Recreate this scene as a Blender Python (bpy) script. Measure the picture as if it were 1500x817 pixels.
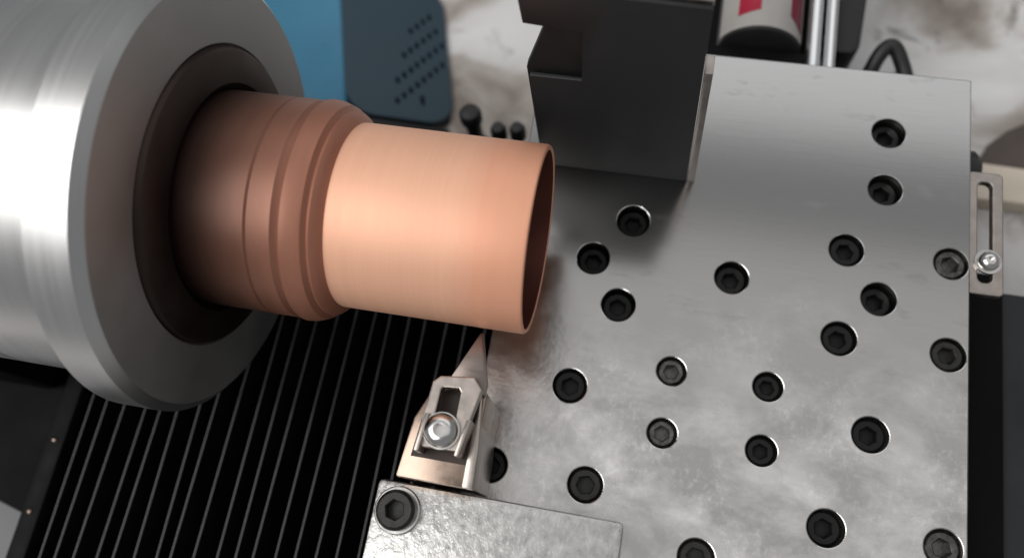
import bpy, bmesh, math, random
from mathutils import Matrix, Vector
random.seed(7)
MM = 0.001
scn = bpy.context.scene
for o in list(bpy.data.objects):
    bpy.data.objects.remove(o)
C = scn.collection

# ------------------------------------------------------------------ camera
cam_d = bpy.data.cameras.new('camera')
cam = bpy.data.objects.new('camera', cam_d); C.objects.link(cam)
cam_d.sensor_width = 36.0; cam_d.lens = 28.2
cam_d.clip_start = 0.005; cam_d.clip_end = 20
ax = Vector((0.98009, 0.17710, -0.08974)); dn = Vector((0.14058, -0.93823, -0.31618)); fw = Vector((-0.14019, 0.29727, -0.94445))
M = Matrix.Identity(4)
for i in range(3):
    M[i][0] = ax[i]; M[i][1] = -dn[i]; M[i][2] = -fw[i]
M[2][3] = 140 * MM
cam.matrix_world = M
cam_d.dof.use_dof = True; cam_d.dof.focus_distance = 0.128; cam_d.dof.aperture_fstop = 13.0
scn.camera = cam

# ------------------------------------------------------------------ light
w = bpy.data.worlds.new('World'); scn.world = w; w.use_nodes = True
w.node_tree.nodes['Background'].inputs[0].default_value = (0.95, 0.97, 1.0, 1)
w.node_tree.nodes['Background'].inputs[1].default_value = 0.24
def area(name, loc, target, sx, sy, power, col):
    d = bpy.data.lights.new(name, 'AREA'); d.shape = 'RECTANGLE'; d.size = sx; d.size_y = sy; d.energy = power; d.color = col
    o = bpy.data.objects.new(name, d); C.objects.link(o); o.location = loc
    o.rotation_euler = (Vector(target) - Vector(loc)).to_track_quat('-Z', 'Y').to_euler()
    return o
area('key_lamp', (-0.50, -0.24, 0.74), (-0.05, 0.04, 0.02), 0.80, 0.56, 6.6, (1.0, 0.985, 0.96))
area('ceiling_panel', (0.10, 0.11, 1.0), (0.10, 0.11, 0.0), 1.6, 0.74, 1.75, (1.0, 0.975, 0.95))
area('back_fill_panel', (0.15, 1.10, 1.0), (0.15, 1.0, 0.0), 1.6, 0.84, 3.7, (0.98, 0.99, 1.0))  # unseen overhead panel added for the brightness reflected in the plate
scn.view_settings.view_transform = 'Standard'; scn.view_settings.look = 'None'
scn.view_settings.gamma = 1; scn.view_settings.use_curve_mapping = False
scn.view_settings.exposure = 0.0

# ------------------------------------------------------------------ materials
def mat(name, base, metallic=0.0, rough=0.5, var=0.0, vscale=(40, 40, 40), rvar=0.0, bump=0.0, bscale=(300, 300, 300), spec=0.5, aniso=0.0, coat=0.0):
    m = bpy.data.materials.new(name); m.use_nodes = True
    nt = m.node_tree; b = nt.nodes['Principled BSDF']
    b.inputs['Metallic'].default_value = metallic; b.inputs['Specular IOR Level'].default_value = spec
    b.inputs['Anisotropic'].default_value = aniso; b.inputs['Coat Weight'].default_value = coat
    tc = nt.nodes.new('ShaderNodeTexCoord')
    def noise(scale, detail=5, rgh=0.6):
        mp = nt.nodes.new('ShaderNodeMapping'); mp.inputs['Scale'].default_value = scale
        nt.links.new(tc.outputs['Object'], mp.inputs[0])
        n = nt.nodes.new('ShaderNodeTexNoise'); n.inputs['Scale'].default_value = 1.0
        n.inputs['Detail'].default_value = detail; n.inputs['Roughness'].default_value = rgh
        nt.links.new(mp.outputs[0], n.inputs['Vector']); return n
    n1 = noise(vscale)
    r = nt.nodes.new('ShaderNodeValToRGB'); nt.links.new(n1.outputs['Fac'], r.inputs[0])
    r.color_ramp.elements[0].position = 0.3; r.color_ramp.elements[1].position = 0.7
    r.color_ramp.elements[0].color = tuple(c * (1 - var) for c in base) + (1,)
    r.color_ramp.elements[1].color = tuple(min(1, c * (1 + var)) for c in base) + (1,)
    nt.links.new(r.outputs[0], b.inputs['Base Color'])
    mr = nt.nodes.new('ShaderNodeMapRange'); nt.links.new(n1.outputs['Fac'], mr.inputs[0])
    mr.inputs[1].default_value = 0.3; mr.inputs[2].default_value = 0.7
    mr.inputs[3].default_value = max(0.02, rough - rvar); mr.inputs[4].default_value = min(1, rough + rvar)
    nt.links.new(mr.outputs[0], b.inputs['Roughness'])
    if bump:
        n2 = noise(bscale, 4)
        bp = nt.nodes.new('ShaderNodeBump'); bp.inputs['Strength'].default_value = bump; bp.inputs['Distance'].default_value = 0.0002
        nt.links.new(n2.outputs['Fac'], bp.inputs['Height']); nt.links.new(bp.outputs[0], b.inputs['Normal'])
    return m

def plate_material():
    # ground steel: fine grain along x, cloudy scuffing that is heaviest near the operator's edge
    m = bpy.data.materials.new('ground_steel'); m.use_nodes = True
    nt = m.node_tree; N = nt.nodes; L = nt.links; b = N['Principled BSDF']
    b.inputs['Metallic'].default_value = 1.0
    tc = N.new('ShaderNodeTexCoord')
    def noise(scale, detail, rg=0.6, dist=0.0):
        mp = N.new('ShaderNodeMapping'); mp.inputs['Scale'].default_value = scale; L.new(tc.outputs['Object'], mp.inputs[0])
        n = N.new('ShaderNodeTexNoise'); n.inputs['Scale'].default_value = 1; n.inputs['Detail'].default_value = detail
        n.inputs['Roughness'].default_value = rg; n.inputs['Distortion'].default_value = dist; L.new(mp.outputs[0], n.inputs['Vector']); return n.outputs['Fac']
    def rng(v, a, c, d, e):
        r = N.new('ShaderNodeMapRange'); L.new(v, r.inputs[0])
        for i, q in enumerate((a, c, d, e)): r.inputs[i + 1].default_value = q
        return r.outputs[0]
    def mth(op, a, c):
        q = N.new('ShaderNodeMath'); q.operation = op
        for i, v in enumerate((a, c)):
            if isinstance(v, (int, float)): q.inputs[i].default_value = v
            else: L.new(v, q.inputs[i])
        return q.outputs[0]
    sep = N.new('ShaderNodeSeparateXYZ'); L.new(tc.outputs['Object'], sep.inputs[0])
    edge = noise((35, 35, 35), 3)
    ypos = mth('ADD', sep.outputs[1], mth('MULTIPLY', mth('SUBTRACT', edge, 0.5), 0.05))
    wear = rng(ypos, 0.046, 0.018, 0.0, 1.0)
    cloud = rng(noise((70, 95, 75), 8, 0.62, 0.25), 0.40, 0.66, 0.0, 1.0)
    fleck = rng(noise((950, 700, 600), 4, 0.7), 0.50, 0.80, 0.0, 1.0)
    patch = rng(noise((60, 60, 60), 2), 0.44, 0.58, 0.0, 1.0)
    fl = mth('MULTIPLY', mth('MULTIPLY', fleck, patch), wear)
    sc = mth('MULTIPLY', wear, cloud)
    grain = noise((90, 2200, 300), 3)
    stain = rng(noise((55, 130, 60), 5, 0.7), 0.58, 0.72, 0.0, 1.0)
    col = mth('ADD', mth('ADD', 0.44, mth('MULTIPLY', sc, 0.34)), mth('MULTIPLY', fl, 0.28))
    col = mth('SUBTRACT', col, mth('MULTIPLY', stain, 0.07))
    col = mth('ADD', col, mth('MULTIPLY', mth('SUBTRACT', grain, 0.5), 0.04))
    cmb = N.new('ShaderNodeCombineColor'); L.new(col, cmb.inputs[0]); L.new(mth('MULTIPLY', col, 0.985), cmb.inputs[1]); L.new(mth('MULTIPLY', col, 0.965), cmb.inputs[2])
    L.new(cmb.outputs[0], b.inputs['Base Color'])
    ro = mth('ADD', mth('ADD', 0.165, mth('MULTIPLY', sc, 0.22)), mth('MULTIPLY', stain, 0.08))
    L.new(mth('ADD', ro, mth('MULTIPLY', fl, 0.12)), b.inputs['Roughness'])
    h = mth('ADD', mth('MULTIPLY', noise((330, 330, 330), 6, 0.7), mth('ADD', mth('MULTIPLY', wear, 1.3), 0.03)), mth('MULTIPLY', grain, 0.035))
    bp = N.new('ShaderNodeBump'); bp.inputs['Strength'].default_value = 0.22; bp.inputs['Distance'].default_value = 0.0003
    L.new(h, bp.inputs['Height']); L.new(bp.outputs[0], b.inputs['Normal'])
    return m

def table_material():
    m = bpy.data.materials.new('stained_white_paint'); m.use_nodes = True
    nt = m.node_tree; N = nt.nodes; L = nt.links; b = N['Principled BSDF']; b.inputs['Roughness'].default_value = 0.55
    tc = N.new('ShaderNodeTexCoord')
    def noise(s, d, off):
        mp = N.new('ShaderNodeMapping'); mp.inputs['Scale'].default_value = (s, s, s); mp.inputs['Location'].default_value = off
        L.new(tc.outputs['Object'], mp.inputs[0]); n = N.new('ShaderNodeTexNoise'); n.inputs['Scale'].default_value = 1; n.inputs['Detail'].default_value = d
        n.inputs['Distortion'].default_value = 0.5; L.new(mp.outputs[0], n.inputs['Vector']); return n.outputs['Fac']
    def ramp(v, stops):
        r = N.new('ShaderNodeValToRGB'); L.new(v, r.inputs[0]); e = r.color_ramp.elements
        while len(e) < len(stops): e.new(0.5)
        for q, (p, c) in zip(e, stops): q.position = p; q.color = c + (1,)
        return r.outputs[0]
    base = ramp(noise(28, 5, (3, 1, 0)), [(0.34, (0.22, 0.185, 0.16)), (0.43, (0.42, 0.38, 0.35)), (0.51, (0.66, 0.645, 0.63)), (0.7, (0.80, 0.80, 0.80))])
    spot = ramp(noise(75, 4, (0.4, 2, 0)), [(0.30, (0.25, 0.23, 0.22)), (0.42, (1, 1, 1))])
    mx = N.new('ShaderNodeMix'); mx.data_type = 'RGBA'; mx.blend_type = 'MULTIPLY'; mx.inputs[0].default_value = 0.8
    L.new(base, mx.inputs[6]); L.new(spot, mx.inputs[7]); L.new(mx.outputs[2], b.inputs['Base Color'])
    bp = N.new('ShaderNodeBump'); bp.inputs['Strength'].default_value = 0.3; bp.inputs['Distance'].default_value = 0.001
    L.new(noise(180, 5, (0, 0, 0)), bp.inputs['Height']); L.new(bp.outputs[0], b.inputs['Normal'])
    return m

MT = dict(
    plate=plate_material(), table=table_material(),
    chuck=mat('turned_steel', (0.60, 0.595, 0.59), 1, 0.33, 0.04, (700, 8, 8), 0.03, 0.02, (2600, 20, 20)),
    chuckface=mat('faced_steel', (0.44, 0.44, 0.435), 1, 0.58, 0.06, (60, 60, 60), 0.05, 0.05),
    jaw=mat('hardened_jaw_steel', (0.070, 0.052, 0.045), 1, 0.52, 0.15, (80, 80, 80), 0.08, 0.06),
    recess=mat('dark_bore_steel', (0.10, 0.095, 0.09), 1, 0.42, 0.15, (60, 60, 60), 0.06),
    copper_cut=mat('fresh_cut_copper', (0.87, 0.485, 0.325), 0.3, 0.56, 0.04, (1500, 6, 6), 0.06, 0.10, (3200, 8, 8)),
    copper_end=mat('bare_copper', (0.82, 0.40, 0.255), 0.25, 0.52, 0.04, (300, 30, 30), 0.05, 0.03),
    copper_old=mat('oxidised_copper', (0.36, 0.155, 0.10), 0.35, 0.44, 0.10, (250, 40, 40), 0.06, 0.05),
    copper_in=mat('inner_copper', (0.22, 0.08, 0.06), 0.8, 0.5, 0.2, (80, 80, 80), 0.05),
    screw=mat('black_oxide', (0.004, 0.004, 0.004), 0.0, 0.42, 0.4, (500, 500, 500), 0.10, spec=0.3),
    screwworn=mat('worn_black_oxide', (0.022, 0.0215, 0.020), 0.4, 0.38, 0.5, (600, 600, 600), 0.12),
    screwshiny=mat('rubbed_black_oxide', (0.11, 0.107, 0.10), 1.0, 0.34, 0.5, (900, 900, 900), 0.15, 0.2, (1500, 1500, 1500)),
    block=mat('scraped_steel', (0.56, 0.555, 0.54), 1, 0.36, 0.22, (700, 500, 500), 0.12, 0.8, (900, 700, 700)),
    bright=mat('bright_steel', (0.66, 0.65, 0.63), 1, 0.22, 0.10, (300, 300, 300), 0.08, 0.08),
    clamp=mat('stamped_steel', (0.42, 0.375, 0.345), 1, 0.36, 0.12, (400, 400, 400), 0.10, 0.12),
    creviceshade=mat('crevice_shade_brown', (0.030, 0.018, 0.013), 0.2, 0.38, 0.4, (300, 300, 300), 0.1, 0.2),  # crevice shade put into a dark brown
    holder=mat('tool_steel', (0.31, 0.235, 0.19), 1, 0.30, 0.15, (300, 300, 300), 0.10, 0.10),
    blade=mat('blade_steel', (0.20, 0.165, 0.15), 1, 0.28, 0.06, (100, 900, 100), 0.05),
    panel=mat('black_painted_steel', (0.017, 0.0175, 0.019), 0.0, 0.52, 0.15, (60, 60, 60), 0.06, 0.05, (500, 500, 500), 0.40),
    pit=mat('matt_black', (0.010, 0.010, 0.010), 0.0, 0.6, 0.2),
    bellows=mat('black_pleated_fabric', (0.006, 0.006, 0.0065), 0.0, 0.6, 0.3, (200, 200, 200), 0.1, 0.1, (900, 900, 900), 0.10),
    crease=mat('crease_highlight', (0.085, 0.085, 0.09), 0.2, 0.45, 0.35, (60, 120, 60), 0.1),  # highlight on the fold crests, painted as a pale strip
    bed=mat('black_cast_bed', (0.006, 0.006, 0.0065), 0.0, 0.6, 0.2, (80, 80, 80), 0.1, 0.1, spec=0.06),
    bedgrey=mat('dark_grey_bed', (0.018, 0.019, 0.021), 0.0, 0.45, 0.3, (60, 60, 60), 0.1, 0.1, spec=0.3),
    blue=mat('blue_plastic', (0.036, 0.185, 0.31), 0.0, 0.30, 0.08, (60, 60, 60), 0.04, 0.04, (800, 800, 800)),
    bluedark=mat('shaded_blue_plastic', (0.021, 0.050, 0.074), 0.0, 0.42, 0.10, (60, 60, 60), 0.04, 0.06, (800, 800, 800)),  # darker copy of the blue: shade of the sideways face in the colour
    rubber=mat('black_rubber', (0.016, 0.016, 0.017), 0.0, 0.5, 0.2, (120, 120, 120), 0.08),
    alu=mat('aluminium_rod', (0.78, 0.78, 0.78), 1, 0.24, 0.05, (600, 10, 10), 0.05),
    label=mat('white_label', (0.70, 0.67, 0.64), 0.0, 0.35, 0.06, (70, 70, 70), 0.05),
    red=mat('red_print', (0.62, 0.035, 0.085), 0.0, 0.35, 0.08, (70, 70, 70), 0.05),
    darkred=mat('dark_red_print', (0.30, 0.03, 0.06), 0.0, 0.35, 0.08, (70, 70, 70), 0.05),
    wood=mat('pale_wood', (0.66, 0.58, 0.48), 0.0, 0.6, 0.10, (30, 160, 60), 0.08, 0.15),
    soil=mat('brown_board', (0.085, 0.065, 0.055), 0.0, 0.65, 0.25, (60, 60, 60), 0.08, 0.2),
    greypad=mat('grey_mat', (0.20, 0.20, 0.21), 0.0, 0.6, 0.12, (60, 60, 60), 0.08, 0.15),
)

def tint_and_shade(m):
    # heat-browned copper plus painted-in shade by the chuck, dark to clean along the tube
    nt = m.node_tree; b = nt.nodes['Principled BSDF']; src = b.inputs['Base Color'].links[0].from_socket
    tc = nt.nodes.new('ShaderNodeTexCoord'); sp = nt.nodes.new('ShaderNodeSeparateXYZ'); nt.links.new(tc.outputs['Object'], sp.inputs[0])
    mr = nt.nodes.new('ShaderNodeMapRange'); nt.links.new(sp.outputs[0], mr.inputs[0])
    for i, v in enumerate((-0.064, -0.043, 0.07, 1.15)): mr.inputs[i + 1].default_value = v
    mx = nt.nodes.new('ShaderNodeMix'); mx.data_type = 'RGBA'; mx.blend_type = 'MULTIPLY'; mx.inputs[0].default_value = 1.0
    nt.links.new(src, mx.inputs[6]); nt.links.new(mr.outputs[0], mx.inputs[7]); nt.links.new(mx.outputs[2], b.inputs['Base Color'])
tint_and_shade(MT['copper_old'])
def blend_x(m, other, x0, x1):
    nt = m.node_tree; b = nt.nodes['Principled BSDF']; src = b.inputs['Base Color'].links[0].from_socket
    tc = nt.nodes.new('ShaderNodeTexCoord'); sp = nt.nodes.new('ShaderNodeSeparateXYZ'); nt.links.new(tc.outputs['Object'], sp.inputs[0])
    mr = nt.nodes.new('ShaderNodeMapRange'); nt.links.new(sp.outputs[0], mr.inputs[0]); mr.inputs[1].default_value = x0; mr.inputs[2].default_value = x1
    mx = nt.nodes.new('ShaderNodeMix'); mx.data_type = 'RGBA'; nt.links.new(mr.outputs[0], mx.inputs[0])
    nt.links.new(src, mx.inputs[6]); mx.inputs[7].default_value = other + (1,); nt.links.new(mx.outputs[2], b.inputs['Base Color'])
blend_x(MT['copper_cut'], (0.82, 0.41, 0.265), -0.0250, -0.0205)

# ------------------------------------------------------------------ builders (all sizes in mm)
def link(name, me, m, parent=None, loc=(0, 0, 0), rot=None, smooth=None):
    o = bpy.data.objects.new(name, me); C.objects.link(o)
    if not me.materials: me.materials.append(MT[m])
    if smooth is not None:
        for p in me.polygons: p.use_smooth = True
        if smooth: me.set_sharp_from_angle(angle=math.radians(smooth))
    if parent is not None: o.parent = parent
    o.location = Vector(loc) * MM
    if rot: o.rotation_euler = rot
    return o
def tag(o, label, cat, group=None):
    o['label'] = label; o['category'] = cat
    if group: o['group'] = group
    return o
def struct(o, kind='structure'):
    o['kind'] = kind; return o
def thing(name, label, cat, loc=(0, 0, 0), rot=None, group=None):
    o = bpy.data.objects.new(name, None); C.objects.link(o); o.empty_display_size = 0.01
    o.location = Vector(loc) * MM
    if rot: o.rotation_euler = rot
    return tag(o, label, cat, group)
def tomesh(bm, name, scale=True):
    if scale: bmesh.ops.scale(bm, vec=(MM, MM, MM), verts=bm.verts)
    bmesh.ops.recalc_face_normals(bm, faces=bm.faces)
    me = bpy.data.meshes.new(name); bm.to_mesh(me); bm.free(); return me
def prism(name, poly, z0, z1, m, parent=None, bev=0.3, loc=(0, 0, 0), rot=None, axis='z', seg=2):
    """closed polygon swept along z (or, axis='y', an x-z polygon swept along y)"""
    bm = bmesh.new()
    if axis == 'z': lo = [bm.verts.new((x, y, z0)) for x, y in poly]; hi = [bm.verts.new((x, y, z1)) for x, y in poly]
    elif axis == 'y': lo = [bm.verts.new((x, z0, y)) for x, y in poly]; hi = [bm.verts.new((x, z1, y)) for x, y in poly]
    else: lo = [bm.verts.new((z0, x, y)) for x, y in poly]; hi = [bm.verts.new((z1, x, y)) for x, y in poly]
    n = len(poly)
    bm.faces.new(lo[::-1]); bm.faces.new(hi)
    for i in range(n): bm.faces.new((lo[i], lo[(i + 1) % n], hi[(i + 1) % n], hi[i]))
    if bev:
        bmesh.ops.recalc_face_normals(bm, faces=bm.faces)
        es = [e for e in bm.edges if len(e.link_faces) == 2 and e.calc_face_angle(0) > 0.35]
        bmesh.ops.bevel(bm, geom=es, offset=bev, segments=seg, affect='EDGES', profile=0.5, clamp_overlap=True)
    return link(name, tomesh(bm, name), m, parent, loc, rot, 35)
def box(name, x0, x1, y0, y1, z0, z1, m, parent=None, bev=0.3, **k):
    return prism(name, [(x0, y0), (x1, y0), (x1, y1), (x0, y1)], z0, z1, m, parent, bev, **k)
def lathe_bm(prof, axis='x', n=96, closed=False):
    """prof: list of (along, radius)"""
    bm = bmesh.new(); rings = []
    for a, r in prof:
        ring = []
        if r < 1e-6:
            v = (a, 0, 0) if axis == 'x' else (0, a, 0) if axis == 'y' else (0, 0, a)
            ring = [bm.verts.new(v)]
        else:
            for k in range(n):
                t = 2 * math.pi * k / n; c, s = r * math.cos(t), r * math.sin(t)
                ring.append(bm.verts.new((a, c, s) if axis == 'x' else (c, a, s) if axis == 'y' else (c, s, a)))
        rings.append(ring)
    pairs = list(zip(rings[:-1], rings[1:])) + ([(rings[-1], rings[0])] if closed else [])
    for A, B in pairs:
        if len(A) == 1 and len(B) == 1: continue
        for k in range(n):
            j = (k + 1) % n
            if len(A) == 1: bm.faces.new((A[0], B[k], B[j]))
            elif len(B) == 1: bm.faces.new((A[k], B[0], A[j]))
            else: bm.faces.new((A[k], B[k], B[j], A[j]))
    return bm
def lathe(name, prof, m, parent=None, axis='x', loc=(0, 0, 0), rot=None, n=96, closed=False, smooth=30):
    return link(name, tomesh(lathe_bm(prof, axis, n, closed), name), m, parent, loc, rot, smooth)
def circle(cx, cy, r, n=40, ry=None):
    return [(cx + r * math.cos(2 * math.pi * k / n), cy + (ry or r) * math.sin(2 * math.pi * k / n)) for k in range(n)]
def slot(x0, x1, y0, y1, r, n=8):
    pts = []
    for cx, cy, a in ((x1 - r, y1 - r, 0), (x0 + r, y1 - r, 90), (x0 + r, y0 + r, 180), (x1 - r, y0 + r, 270)):
        for k in range(n + 1):
            t = math.radians(a + 90 * k / n); pts.append((cx + r * math.cos(t), cy + r * math.sin(t)))
    return pts
def sheet(name, loops, thick, m, parent=None, bev=0.25, loc=(0, 0, 0), rot=None):
    """plate with real holes: first loop is the outline, the rest are openings; its top lies at z = 0"""
    cu = bpy.data.curves.new(name, 'CURVE'); cu.dimensions = '2D'; cu.fill_mode = 'BOTH'
    cu.extrude = (thick / 2 - bev) * MM; cu.bevel_depth = bev * MM; cu.bevel_resolution = 1; cu.offset = -bev * MM
    for lp in loops:
        s = cu.splines.new('POLY'); s.points.add(len(lp) - 1); s.use_cyclic_u = True
        for p, (x, y) in zip(s.points, lp): p.co = (x * MM, y * MM, 0, 1)
    t = bpy.data.objects.new('tmp', cu); C.objects.link(t); bpy.context.view_layer.update()
    me = bpy.data.meshes.new_from_object(t.evaluated_get(bpy.context.evaluated_depsgraph_get()))
    bpy.data.objects.remove(t); bpy.data.curves.remove(cu)
    me.transform(Matrix.Translation((0, 0, -thick / 2 * MM))); me.name = name
    bm = bmesh.new(); bm.from_mesh(me); bmesh.ops.remove_doubles(bm, verts=bm.verts, dist=1e-7); bmesh.ops.recalc_face_normals(bm, faces=bm.faces); bm.to_mesh(me); bm.free()
    me.materials.clear()
    for p in me.polygons: p.use_smooth = False
    return link(name, me, m, parent, loc, rot)
def tube_mesh(name, pts, r, m, parent=None, n=12, sub=10):
    """round cable along a Catmull-Rom path"""
    P = [Vector(p) for p in pts]; path = []
    ext = [P[0] * 2 - P[1]] + P + [P[-1] * 2 - P[-2]]
    for i in range(1, len(ext) - 2):
        a, b, c, d = ext[i - 1:i + 3]
        for k in range(sub):
            t = k / sub
            path.append(0.5 * ((2 * b) + (c - a) * t + (2 * a - 5 * b + 4 * c - d) * t * t + (3 * b - a - 3 * c + d) * t ** 3))
    path.append(P[-1])
    bm = bmesh.new(); rings = []
    up = Vector((0.3, 0.2, 1)).normalized()
    for i, p in enumerate(path):
        tg = (path[min(i + 1, len(path) - 1)] - path[max(i - 1, 0)]).normalized()
        u = tg.cross(up).normalized(); v = tg.cross(u)
        rings.append([bm.verts.new(p + r * (math.cos(2 * math.pi * k / n) * u + math.sin(2 * math.pi * k / n) * v)) for k in range(n)])
    for A, B in zip(rings[:-1], rings[1:]):
        for k in range(n): bm.faces.new((A[k], A[(k + 1) % n], B[(k + 1) % n], B[k]))
    bm.faces.new(rings[0][::-1]); bm.faces.new(rings[-1])
    return link(name, tomesh(bm, name), m, parent, smooth=50)
def socket_screw_mesh(name, r, hexr, depth, chamfer, body):
    """screw end with a hexagonal key socket sunk into its face; the face lies at z = 0"""
    bm = bmesh.new(); n = 48
    def hexpt(t):
        a = (t + math.pi / 6) % (math.pi / 3) - math.pi / 6
        return hexr * math.cos(math.pi / 6) / math.cos(a)
    def ring(f, z): return [bm.verts.new((f(2 * math.pi * k / n) * math.cos(2 * math.pi * k / n), f(2 * math.pi * k / n) * math.sin(2 * math.pi * k / n), z)) for k in range(n)]
    rings = [ring(lambda t: r, -body), ring(lambda t: r, -chamfer), ring(lambda t: r - chamfer, 0.0), ring(lambda t: hexpt(t) + 0.15, 0.0), ring(hexpt, -0.15), ring(hexpt, -depth)]
    for A, B in zip(rings[:-1], rings[1:]):
        for k in range(n): bm.faces.new((A[k], A[(k + 1) % n], B[(k + 1) % n], B[k]))
    bm.faces.new(rings[0][::-1]); bm.faces.new(rings[-1])
    return tomesh(bm, name)

# ------------------------------------------------------------------ the setting
TZ = -62
struct(box('bench_top', -420, 420, -260, 620, TZ - 20, TZ, 'table', bev=0))

# ------------------------------------------------------------------ bed under the slide
bed = thing('lathe_bed', 'black lathe bed under the pleated cover and drilled plate', 'lathe bed', (0, 20, TZ))
box('bed_rail', -118, 66, -120, 60, 1, 26, 'bed', bed, 1.0, loc=(0, 0, 0))
box('slide_base', -16, 54, -110, 68, 26.5, 51.5, 'bed', bed, 0.6)
box('side_rail', 66.5, 74, -120, 46, 1, 42, 'bed', bed, 1.2)
box('outer_rail', 74.6, 130, -120, 44, 1, 38, 'bedgrey', bed, 1.5)
hs = thing('headstock', 'matt black headstock base behind the steel chuck', 'headstock', (-150, 30, TZ))
prism('casting', [(-60, -40), (14, -42), (31, -46), (31, 40), (-60, 40)], 0.5, 30, 'bed', hs, 2.0)
lathe('spindle_nose', [(-60, 0), (-60, 20), (47, 20), (47, 0)], 'bed', hs, 'x', (0, 13, 87), n=64)
box('spindle_housing', -60, 28, -18, 44, 31, 84, 'bed', hs, 2.0)

# ------------------------------------------------------------------ pleated cover
bel = thing('bellows_cover', 'black pleated bellows cover with crease highlights coloured pale beneath the copper tube', 'bellows cover', (-75, 0, -34))
def pleat_mesh():
    bm = bmesh.new()
    prof = [(-2.05, 0.0), (-0.55, 7.0), (-0.22, 8.6), (0.22, 8.6), (0.55, 7.0), (2.05, 0.0)]
    y0, y1 = -52, 78
    A = [bm.verts.new((x, y0, z)) for x, z in prof]; B = [bm.verts.new((x, y1, z)) for x, z in prof]
    for i in range(len(prof) - 1): bm.faces.new((A[i], A[i + 1], B[i + 1], B[i]))
    bm.faces.new(A); bm.faces.new(B[::-1]); bm.faces.new((A[0], B[0], B[-1], A[-1]))
    return tomesh(bm, 'fold')
def crest_mesh():
    bm = bmesh.new(); prof = [(-0.17, 8.5), (-0.09, 8.74), (0.09, 8.74), (0.17, 8.5)]
    A = [bm.verts.new((x, -52, z)) for x, z in prof]; B = [bm.verts.new((x, 78, z)) for x, z in prof]
    for i in range(4): bm.faces.new((A[i], A[(i + 1) % 4], B[(i + 1) % 4], B[i]))
    bm.faces.new(A); bm.faces.new(B[::-1]); return tomesh(bm, 'crease')
pm, cm = pleat_mesh(), crest_mesh()
pm.materials.append(MT['bellows']); cm.materials.append(MT['crease'])
for k in range(22):
    jx = random.uniform(-0.55, 0.55); jz = random.uniform(-1.2, 0.4)
    fo = bpy.data.objects.new('fold', pm); C.objects.link(fo); fo.parent = bel
    fo.location = Vector((-36.0 + k * 4.12 + jx, 0, jz)) * MM; fo.rotation_euler = (0, 0, random.uniform(-0.012, 0.012))
    cr = bpy.data.objects.new('crease', cm); C.objects.link(cr); cr.parent = fo
box('end_strip', -42.6, -38.4, -52, 78, 0, 9.2, 'bellows', bel, 0.5)
for yy in (1.5, -13.5):
    lathe('rivet', [(0, 0.6), (0.3, 0.5), (0.45, 0.25), (0.5, 0)], 'holder', bel, 'z', (-40.6, yy, 9.2), n=16)

# ------------------------------------------------------------------ chuck and copper tube: spindle axis along x at y = 43, z = 25
AX = (0, 43, 25)
ch = thing('lathe_chuck', 'big round steel lathe chuck gripping the copper tube', 'chuck', AX)
lathe('body', [(-190, 0), (-190, 31.2), (-92.2, 31.2), (-92, 30.9), (-91.8, 31.2), (-74.2, 31.2), (-74.2, 20)], 'chuck', ch, n=160)
lathe('flange', [(-74, 20), (-74, 34.6), (-73.6, 35), (-67.3, 35), (-66.0, 33.6)], 'chuck', ch, n=160)
lathe('face', [(-66.0, 33.6), (-65.95, 33.4), (-65.95, 24.3), (-66.3, 24.0)], 'chuckface', ch, n=160)
lathe('collet', [(-66.3, 24.0), (-65.3, 23.6), (-64.9, 23.0), (-64.4, 19.6), (-64.4, 18.4), (-65.2, 17.45)], 'jaw', ch, n=128)

ct = thing('copper_tube', 'open copper tube with a peach freshly turned band, held in the chuck', 'tube', AX)
lathe('turned_band', [(-43.1, 14.55), (-42.9, 14.62), (-30, 14.6), (-21.2, 14.6)], 'copper_cut', ct, n=160)
lathe('end_band', [(-21.2, 14.62), (-14.6, 14.62), (-14.15, 14.5), (-14.0, 14.3), (-14.0, 14.0), (-14.2, 13.85)], 'copper_end', ct, n=160)
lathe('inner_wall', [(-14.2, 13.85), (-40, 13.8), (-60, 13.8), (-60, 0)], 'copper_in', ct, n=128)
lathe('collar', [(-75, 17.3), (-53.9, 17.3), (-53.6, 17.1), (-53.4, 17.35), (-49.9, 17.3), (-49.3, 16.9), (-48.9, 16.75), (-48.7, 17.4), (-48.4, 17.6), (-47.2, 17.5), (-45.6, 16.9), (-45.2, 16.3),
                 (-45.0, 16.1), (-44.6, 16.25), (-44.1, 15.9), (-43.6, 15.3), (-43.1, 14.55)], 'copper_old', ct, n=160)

# ------------------------------------------------------------------ drilled plate
pl = thing('drilled_plate', 'flat ground steel plate full of tapped holes beside the copper tube', 'steel plate', (18, 45, 0))
HO = [(44.4, 83.0, 3, 2.2), (44.2, 71.2, 3, 2.2), (-0.3, 58.7, 3, 2.0), (-6.6, 50.3, 3, 2.2), (-0.9, 42.1, 3, 1.8), (18.5, 50.2, 3, 1.8), (38.0, 58.4, 3, 1.0),
      (43.9, 50.0, 3, 2.2), (55.8, 58.4, 2.9, 0.5), (37.6, 41.8, 3, 0.9), (55.6, 41.7, 2.9, 0.6), (9.9, 31.5, 2.55, 0.5), (-7.2, 26.2, 3, 0.9), (26.4, 31.4, 2.55, 1.0),
      (9.6, 20.6, 2.55, 0.5), (26.2, 20.4, 2.6, 1.0), (43.5, 26.0, 3, 1.2), (-2.0, 9.9, 3, 0.6), (37.3, 9.8, 3, 1.6), (55.3, 9.9, 2.95, 0.5), (17.4, 1.6, 3, 0.7), (-18.6, 10.4, 3, 1.6)]
outline = [(-22.6, -45), (59.0, -45), (59.0, 96.2), (-22.6, 96.2)]
sheet('plate', [outline] + [circle(x, y, r) for x, y, r, d in HO], 10, 'plate', pl, 0.22, (-18, -45, 0))
ms = {}
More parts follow.
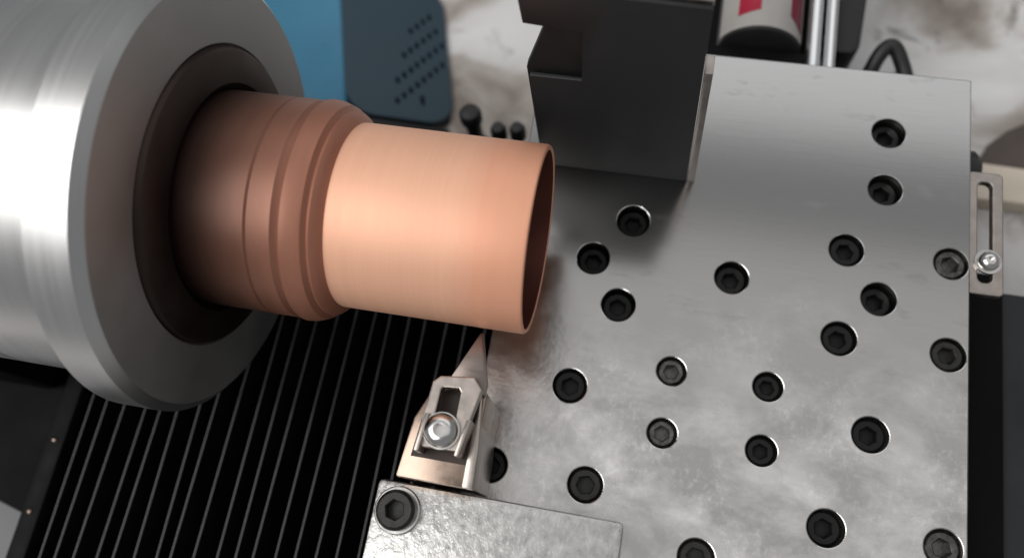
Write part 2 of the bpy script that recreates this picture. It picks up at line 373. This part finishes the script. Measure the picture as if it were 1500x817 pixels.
for x, y, r, d in HO:
    worn = (2 if d <= 0.5 else 1) if d <= 0.7 else 0
    key = (r, worn)
    if key not in ms:
        ms[key] = socket_screw_mesh('set_screw', r - 0.06, 1.55 if r > 2.7 else 1.3, 1.8, 0.5, 5)
        ms[key].materials.append(MT[('screw', 'screwworn', 'screwshiny')[worn]])
    link('set_screw', ms[key], 'screw', pl, (x - 18, y - 45, -d), (0, 0, random.uniform(0, 1)), 25)

# ------------------------------------------------------------------ clamping block with cap screw
BT = 16
bk = thing('clamping_block', 'thick scraped steel clamping block lying on the plate', 'steel block', (-14, -12, 0.05))
prism('block', [(-19, -32), (18.7, -32), (18.7, 16.4), (-19, 16.4)], 0, BT, 'block', bk, 0.8)
cs = link('cap_screw', socket_screw_mesh('cap_screw', 3.0, 1.5, 1.8, 0.5, 3.5), 'screwworn', bk, (-15.0, 12.2, BT + 2.2), (0, 0, 0.3), 25)
lathe('washer', [(0, 1.5), (0.35, 1.5), (0.35, 3.4), (0.1, 3.6), (0, 3.6)], 'bright', bk, 'z', (-15.0, 12.2, BT + 0.02), n=40, closed=True)

# ------------------------------------------------------------------ tool holder and cutter
th = thing('tool_holder', 'small steel tool holder with slotted clamp and button screw, blade under the tube', 'tool holder', (-24, 13, 0.05))
def rel(p): return [(x + 24, y - 13) for x, y in p]
prism('shank', rel([(-29.9, 5.0), (-18.6, 5.0), (-18.4, 19.4), (-20.2, 20.8), (-26.4, 20.3), (-29.0, 14.0)]), 0.0, 18.6, 'holder', th, 0.35)
prism('side_cheek', rel([(-19.6, 5.0), (-17.9, 5.0), (-18.1, 11.0), (-19.0, 19.2), (-19.6, 19.2)]), 0.0, 19.4, 'clamp', th, 0.3)
prism('blade', rel([(-25.0, 19.2), (-18.6, 18.8), (-18.5, 20.6), (-20.65, 28.4), (-21.1, 28.2)]), 18.7, 20.1, 'blade', th, 0.12)
clampz = 22.3
prism('recess_shade', rel([(-28.2, 8.3), (-19.7, 8.3), (-19.65, 18.4), (-21.0, 19.0), (-25.6, 18.9), (-27.7, 14.0)]), 18.5, 18.75, 'creviceshade', th, 0)  # thin dark sheet standing in for the shade around the clamp
cl = sheet('clamp_plate', [rel([(-27.2, 9.6), (-20.5, 9.8), (-18.8, 19.2), (-20.3, 21.0), (-25.4, 20.4), (-26.4, 19.4)]), rel([(-25.2, 12.2), (-25.3, 10.8), (-22.0, 10.9), (-21.9, 12.6), (-21.9, 15.6), (-21.9, 18.4), (-22.3, 18.9), (-24.6, 18.7), (-24.9, 18.3), (-25.0, 15.2)])], 1.9, 'clamp', th, 0.25, (0, 0, clampz))
prism('clamp_lip', rel([(-27.0, 8.8), (-26.2, 8.8), (-25.7, 14.5), (-26.4, 14.5)]), 19.0, 23.2, 'clamp', th, 0.25)
prism('clamp_lip', rel([(-21.0, 9.0), (-20.2, 9.0), (-19.3, 14.5), (-20.1, 14.5)]), 19.0, 23.2, 'clamp', th, 0.25)
lathe('washer', [(0, 1.4), (0.45, 1.4), (0.45, 2.75), (0, 2.75)], 'bright', th, 'z', (0.45, -0.7, clampz + 0.03), n=40, closed=True)
bs = bmesh.new()
lathe('button_screw', [(0.5, 2.55), (0.9, 2.55), (1.5, 2.3), (2.0, 1.8), (2.25, 1.2), (2.25, 0.9), (1.0, 0.85), (1.0, 0)], 'bright', th, 'z', (0.45, -0.7, clampz), n=48)

# ------------------------------------------------------------------ black upright guard
gd = thing('upright_guard', 'upright black painted steel guard standing on the drilled plate', 'guard', (-5, 70, 0.05))
prism('front_sheet', [(13.4, 0), (11.1, 50.7), (-2, 51.2), (-15, 51.0), (-14.6, 43.9), (-6, 43.0), (-6.2, 30.6), (-14.5, 30.6), (-14.2, 0)], -2, -1.2, 'panel', gd, 0.15, axis='y')
prism('top_lip', [(11.2, 50.0), (11.1, 51.4), (-15, 51.6), (-15, 50.2)], -1.1, 2.6, 'clamp', gd, 0.2, axis='y')  # pale lip added, so the top edge's highlight sits in its colour
prism('back_sheet', [(10.5, 0.5), (9.0, 49.0), (-12.5, 49.0), (-12.5, 45), (-11.4, 43.0), (-15.2, 30.6), (-14.6, 0.5)], -0.6, 1.0, 'pit', gd, 0.2, axis='y')
prism('edge_flange', [(14.9, 0), (13.2, 36), (11.9, 36.0), (13.6, 0)], -1.9, 1.4, 'clamp', gd, 0.15, axis='y')

# ------------------------------------------------------------------ slotted side bracket
br = thing('slotted_bracket', 'small slotted steel bracket with a round screw at the plate edge', 'bracket', (63, 66, -2))
sheet('bracket_plate', [slot(-3.7, 2.5, -11.8, 12.2, 1.0), slot(-1.9, 0.6, -9.5, 10.2, 1.0)], 1.6, 'clamp', br, 0.25)
lathe('washer', [(0, 1.2), (0.4, 1.2), (0.4, 2.3), (0, 2.3)], 'bright', br, 'z', (-0.3, -5.6, 0.03), n=32, closed=True)
lathe('round_screw', [(0.4, 1.8), (0.9, 1.75), (1.5, 1.35), (1.8, 0.8), (1.8, 0.55), (1.1, 0.5), (1.1, 0)], 'bright', br, 'z', (-0.3, -5.6, 0.03), n=32)
box('tab', -4.0, -2.2, -11, 11, -6, -1.7, 'clamp', br, 0.2)

# ------------------------------------------------------------------ blue case behind the tube
bc = thing('blue_case', 'blue plastic machine case with perforated vent behind the copper tube', 'case', (-53.9, 106, TZ), (0, 0, math.radians(16.3)))
prism('shell', [(-130, 0.4), (-130, 16), (-122, 19.5), (-28.4, 17.4), (-27.2, 16.9), (-27.0, 15.2), (-26.2, 0.4)], 0, 62, 'blue', bc, 0.9, axis='y', seg=3)
loops = [slot(-31.6, -0.3, 0, 47, 8)]
for row in range(4):
    for c in range(8):
        u = 16.7 - 2.06 * c - 0.42 * row; v = 5.6 + 2.03 * c + 6.7 * row
        if u < 1.8 or (row == 2 and c < 1) or (row == 3 and (c < 2 or c > 5)) or v > 41: continue
        loops.append(circle(-u + random.uniform(-.06, .06), v, 0.70, 14, 1.05))
loops.append(circle(-9.3, 6.8, 0.75, 14, 1.7))
vp = sheet('vent_panel', loops, 1.4, 'bluedark', bc, 0.22, (0, 0, 1.2), (0, math.radians(30), 0))
prism('vent_back', [(-26.0, 0.6), (-1.6, 0.6), (-25.9, 14.2)], 1.0, 45, 'pit', bc, 0.2, axis='y')
sheet('edge_trim', [slot(-32.4, 1.0, -1.2, 48.2, 9.0)], 1.2, 'rubber', bc, 0.3, (-0.8, 0, -0.3 + 0.1), (0, math.radians(30), 0))
prism('front_trim', [(-129, 0.5), (-129, 15.5), (-121, 18.6), (-28.0, 16.4), (-2.0, 0.9), (-2.0, 0.5)], -2.2, -0.4, 'rubber', bc, 0.5, axis='y')

# ------------------------------------------------------------------ small black hardware between case and guard
def knob(px, py, r, h, label):
    k = thing('ball_post', label, 'post', (px, py, TZ))
    lathe('stem', [(0, r * 1.25), (h * 0.5, r * 1.25), (h * 0.55, r * 0.7), (h - r, r * 0.7)], 'rubber', k, 'z', n=32)
    lathe('cap', [(h - 1.6 * r, r * 0.7), (h - 1.5 * r, r), (h - 0.5 * r, r), (h - 0.15 * r, r * 0.8), (h, r * 0.45), (h, 0)], 'rubber', k, 'z', n=32)
knob(-42.4, 92.6, 2.7, 35, 'tall black round-topped post standing between the blue case and guard')
for x, y, r, lab in ((-35.4, 90.6, 2.0, 'domed black bolt next to the round-topped post'), (-30.8, 91.2, 2.0, 'domed black bolt next to the upright guard')):
    k = thing('domed_bolt', lab, 'bolt', (x, y, TZ))
    lathe('shaft', [(0, r * 0.8), (28, r * 0.8)], 'bright', k, 'z', n=24)
    lathe('head', [(28, r * 0.8), (28, r), (31, r), (32.5, r * 0.7), (33, 0)], 'rubber', k, 'z', n=24)
box('bolt_rail', -64, -22, 76, 89, TZ + 0.5, TZ + 22, 'bed', None, 0.8)
tag(bpy.data.objects['bolt_rail'], 'low black rail carrying the post and bolts', 'rail')

# ------------------------------------------------------------------ motor, rods, handle and cable behind the plate
mo = thing('motor', 'round motor with white label and red print lying behind the plate', 'motor', (21.6, 110.6, -19.3))
R_ = 9.3
lathe('body', [(0, 0), (0, R_ - 1), (0.4, R_ - 0.3), (1.5, R_ - 0.2), (90, R_ - 0.2), (90, 0)], 'rubber', mo, 'y', n=64)
def wrap(name, a0, a1, y0, y1, r, m, slant=0.0):
    bm = bmesh.new(); n = 20; A = []; B = []
    for k in range(n + 1):
        t = math.radians(a0 + (a1 - a0) * k / n); dy = slant * k / n
        A.append(bm.verts.new((r * math.cos(t), y0 + dy, r * math.sin(t)))); B.append(bm.verts.new((r * math.cos(t), y1, r * math.sin(t))))
    for k in range(n): bm.faces.new((A[k], A[k + 1], B[k + 1], B[k]))
    bmesh.ops.solidify(bm, geom=bm.faces[:], thickness=0.05)
    return link(name, tomesh(bm, name), m, mo, smooth=40)
wrap('label', 22, 162, 0.9, 88, R_, 'label')
wrap('red_patch', 98, 128, 5.0, 16, R_ + 0.12, 'red', -1.0)
wrap('red_patch', 30, 56, 2.6, 16, R_ + 0.12, 'darkred', 2.4)
box('mount', -11.5, 12.2, -7.5, -0.4, -42, 3, 'bed', mo, 0.6)
box('cradle', -11.5, 12.2, 0, 80, -42, -4, 'bed', mo, 0.6)
for x, r, y0, lab in ((32.9, 1.6, 101, 'bright aluminium rod beside the labelled motor'), (36.4, 1.3, 99, 'thin bright aluminium rod beside the black lever')):
    rd = thing('guide_rod', lab, 'rod', (x, y0, -16), None)
    lathe('shaft', [(0, 0), (0, r - 0.3), (0.3, r), (85, r), (85, 0)], 'alu', rd, 'y', n=40)
    lathe('collar', [(-2.5, 0), (-2.5, r * 0.55), (0, r * 0.55)], 'bright', rd, 'y', n=24)
hd = thing('tapered_lever', 'flat black tapered lever behind the plate next to the rods', 'lever', (41.6, 120.5, -28))
prism('grip', [(-3.0, -3.2), (-1.6, -4.6), (1.6, -4.4), (3.2, -2.6), (6.5, 40), (-6, 40)], -6, 5, 'rubber', hd, 1.0)
box('post', -2, 2, 20, 24, -33.6, -6.2, 'rubber', hd, 0.3)
cb = thing('black_cable', 'black cable looping up behind the drilled plate', 'cable', (51.3, 114, TZ))
tube_mesh('sheath', [(-4.6, -22, 8), (-4.0, -8, 24), (-2.4, 2, 34), (0.6, 6.4, 37), (4.0, 3, 35), (8.0, -6, 30), (14, -18, 16), (20, -24, 4)], 1.7, 'rubber', cb)

# ------------------------------------------------------------------ right-hand side
kn = thing('side_knob', 'round black knob poking out past the plate edge', 'knob', (58.5, 84.5, -14))
lathe('cap', [(0, 0), (0, 3.6), (1, 4.2), (6, 4.2), (7.2, 3.2), (7.2, 0)], 'rubber', kn, 'x', (0, 0, 0), n=40)
lathe('shaft', [(-8, 1.5), (0, 1.5)], 'bright', kn, 'x', n=20)
st = prism('wood_strip', [(-18, -4.8), (60, -4.2), (60, 3.2), (-18, 5.8)], 0, 6, 'wood', None, 0.4, (94, 105, TZ + 0.2))
tag(st, 'pale cream wooden strip lying on the bench beyond the bracket', 'wood strip')
bd = prism('brown_board', [(-16, -10), (10, -9.4), (60, -9), (60, 7), (20, 6), (4, 7.5), (-4, 3), (-9, -2), (-11, -6)], 0, 0.8, 'soil', None, 0.4, (98, 121, TZ + 0.2))
tag(bd, 'dark brown board lying on the bench behind the wood strip', 'board')
gp = prism('grey_pad', [(-40, -60), (40, -60), (38, 56), (-40, 58)], 0, 3, 'greypad', None, 0.5, (-165, -60, TZ + 0.2))
tag(gp, 'light grey pad on the bench left of the bellows', 'pad')

scn.render.engine = 'CYCLES'
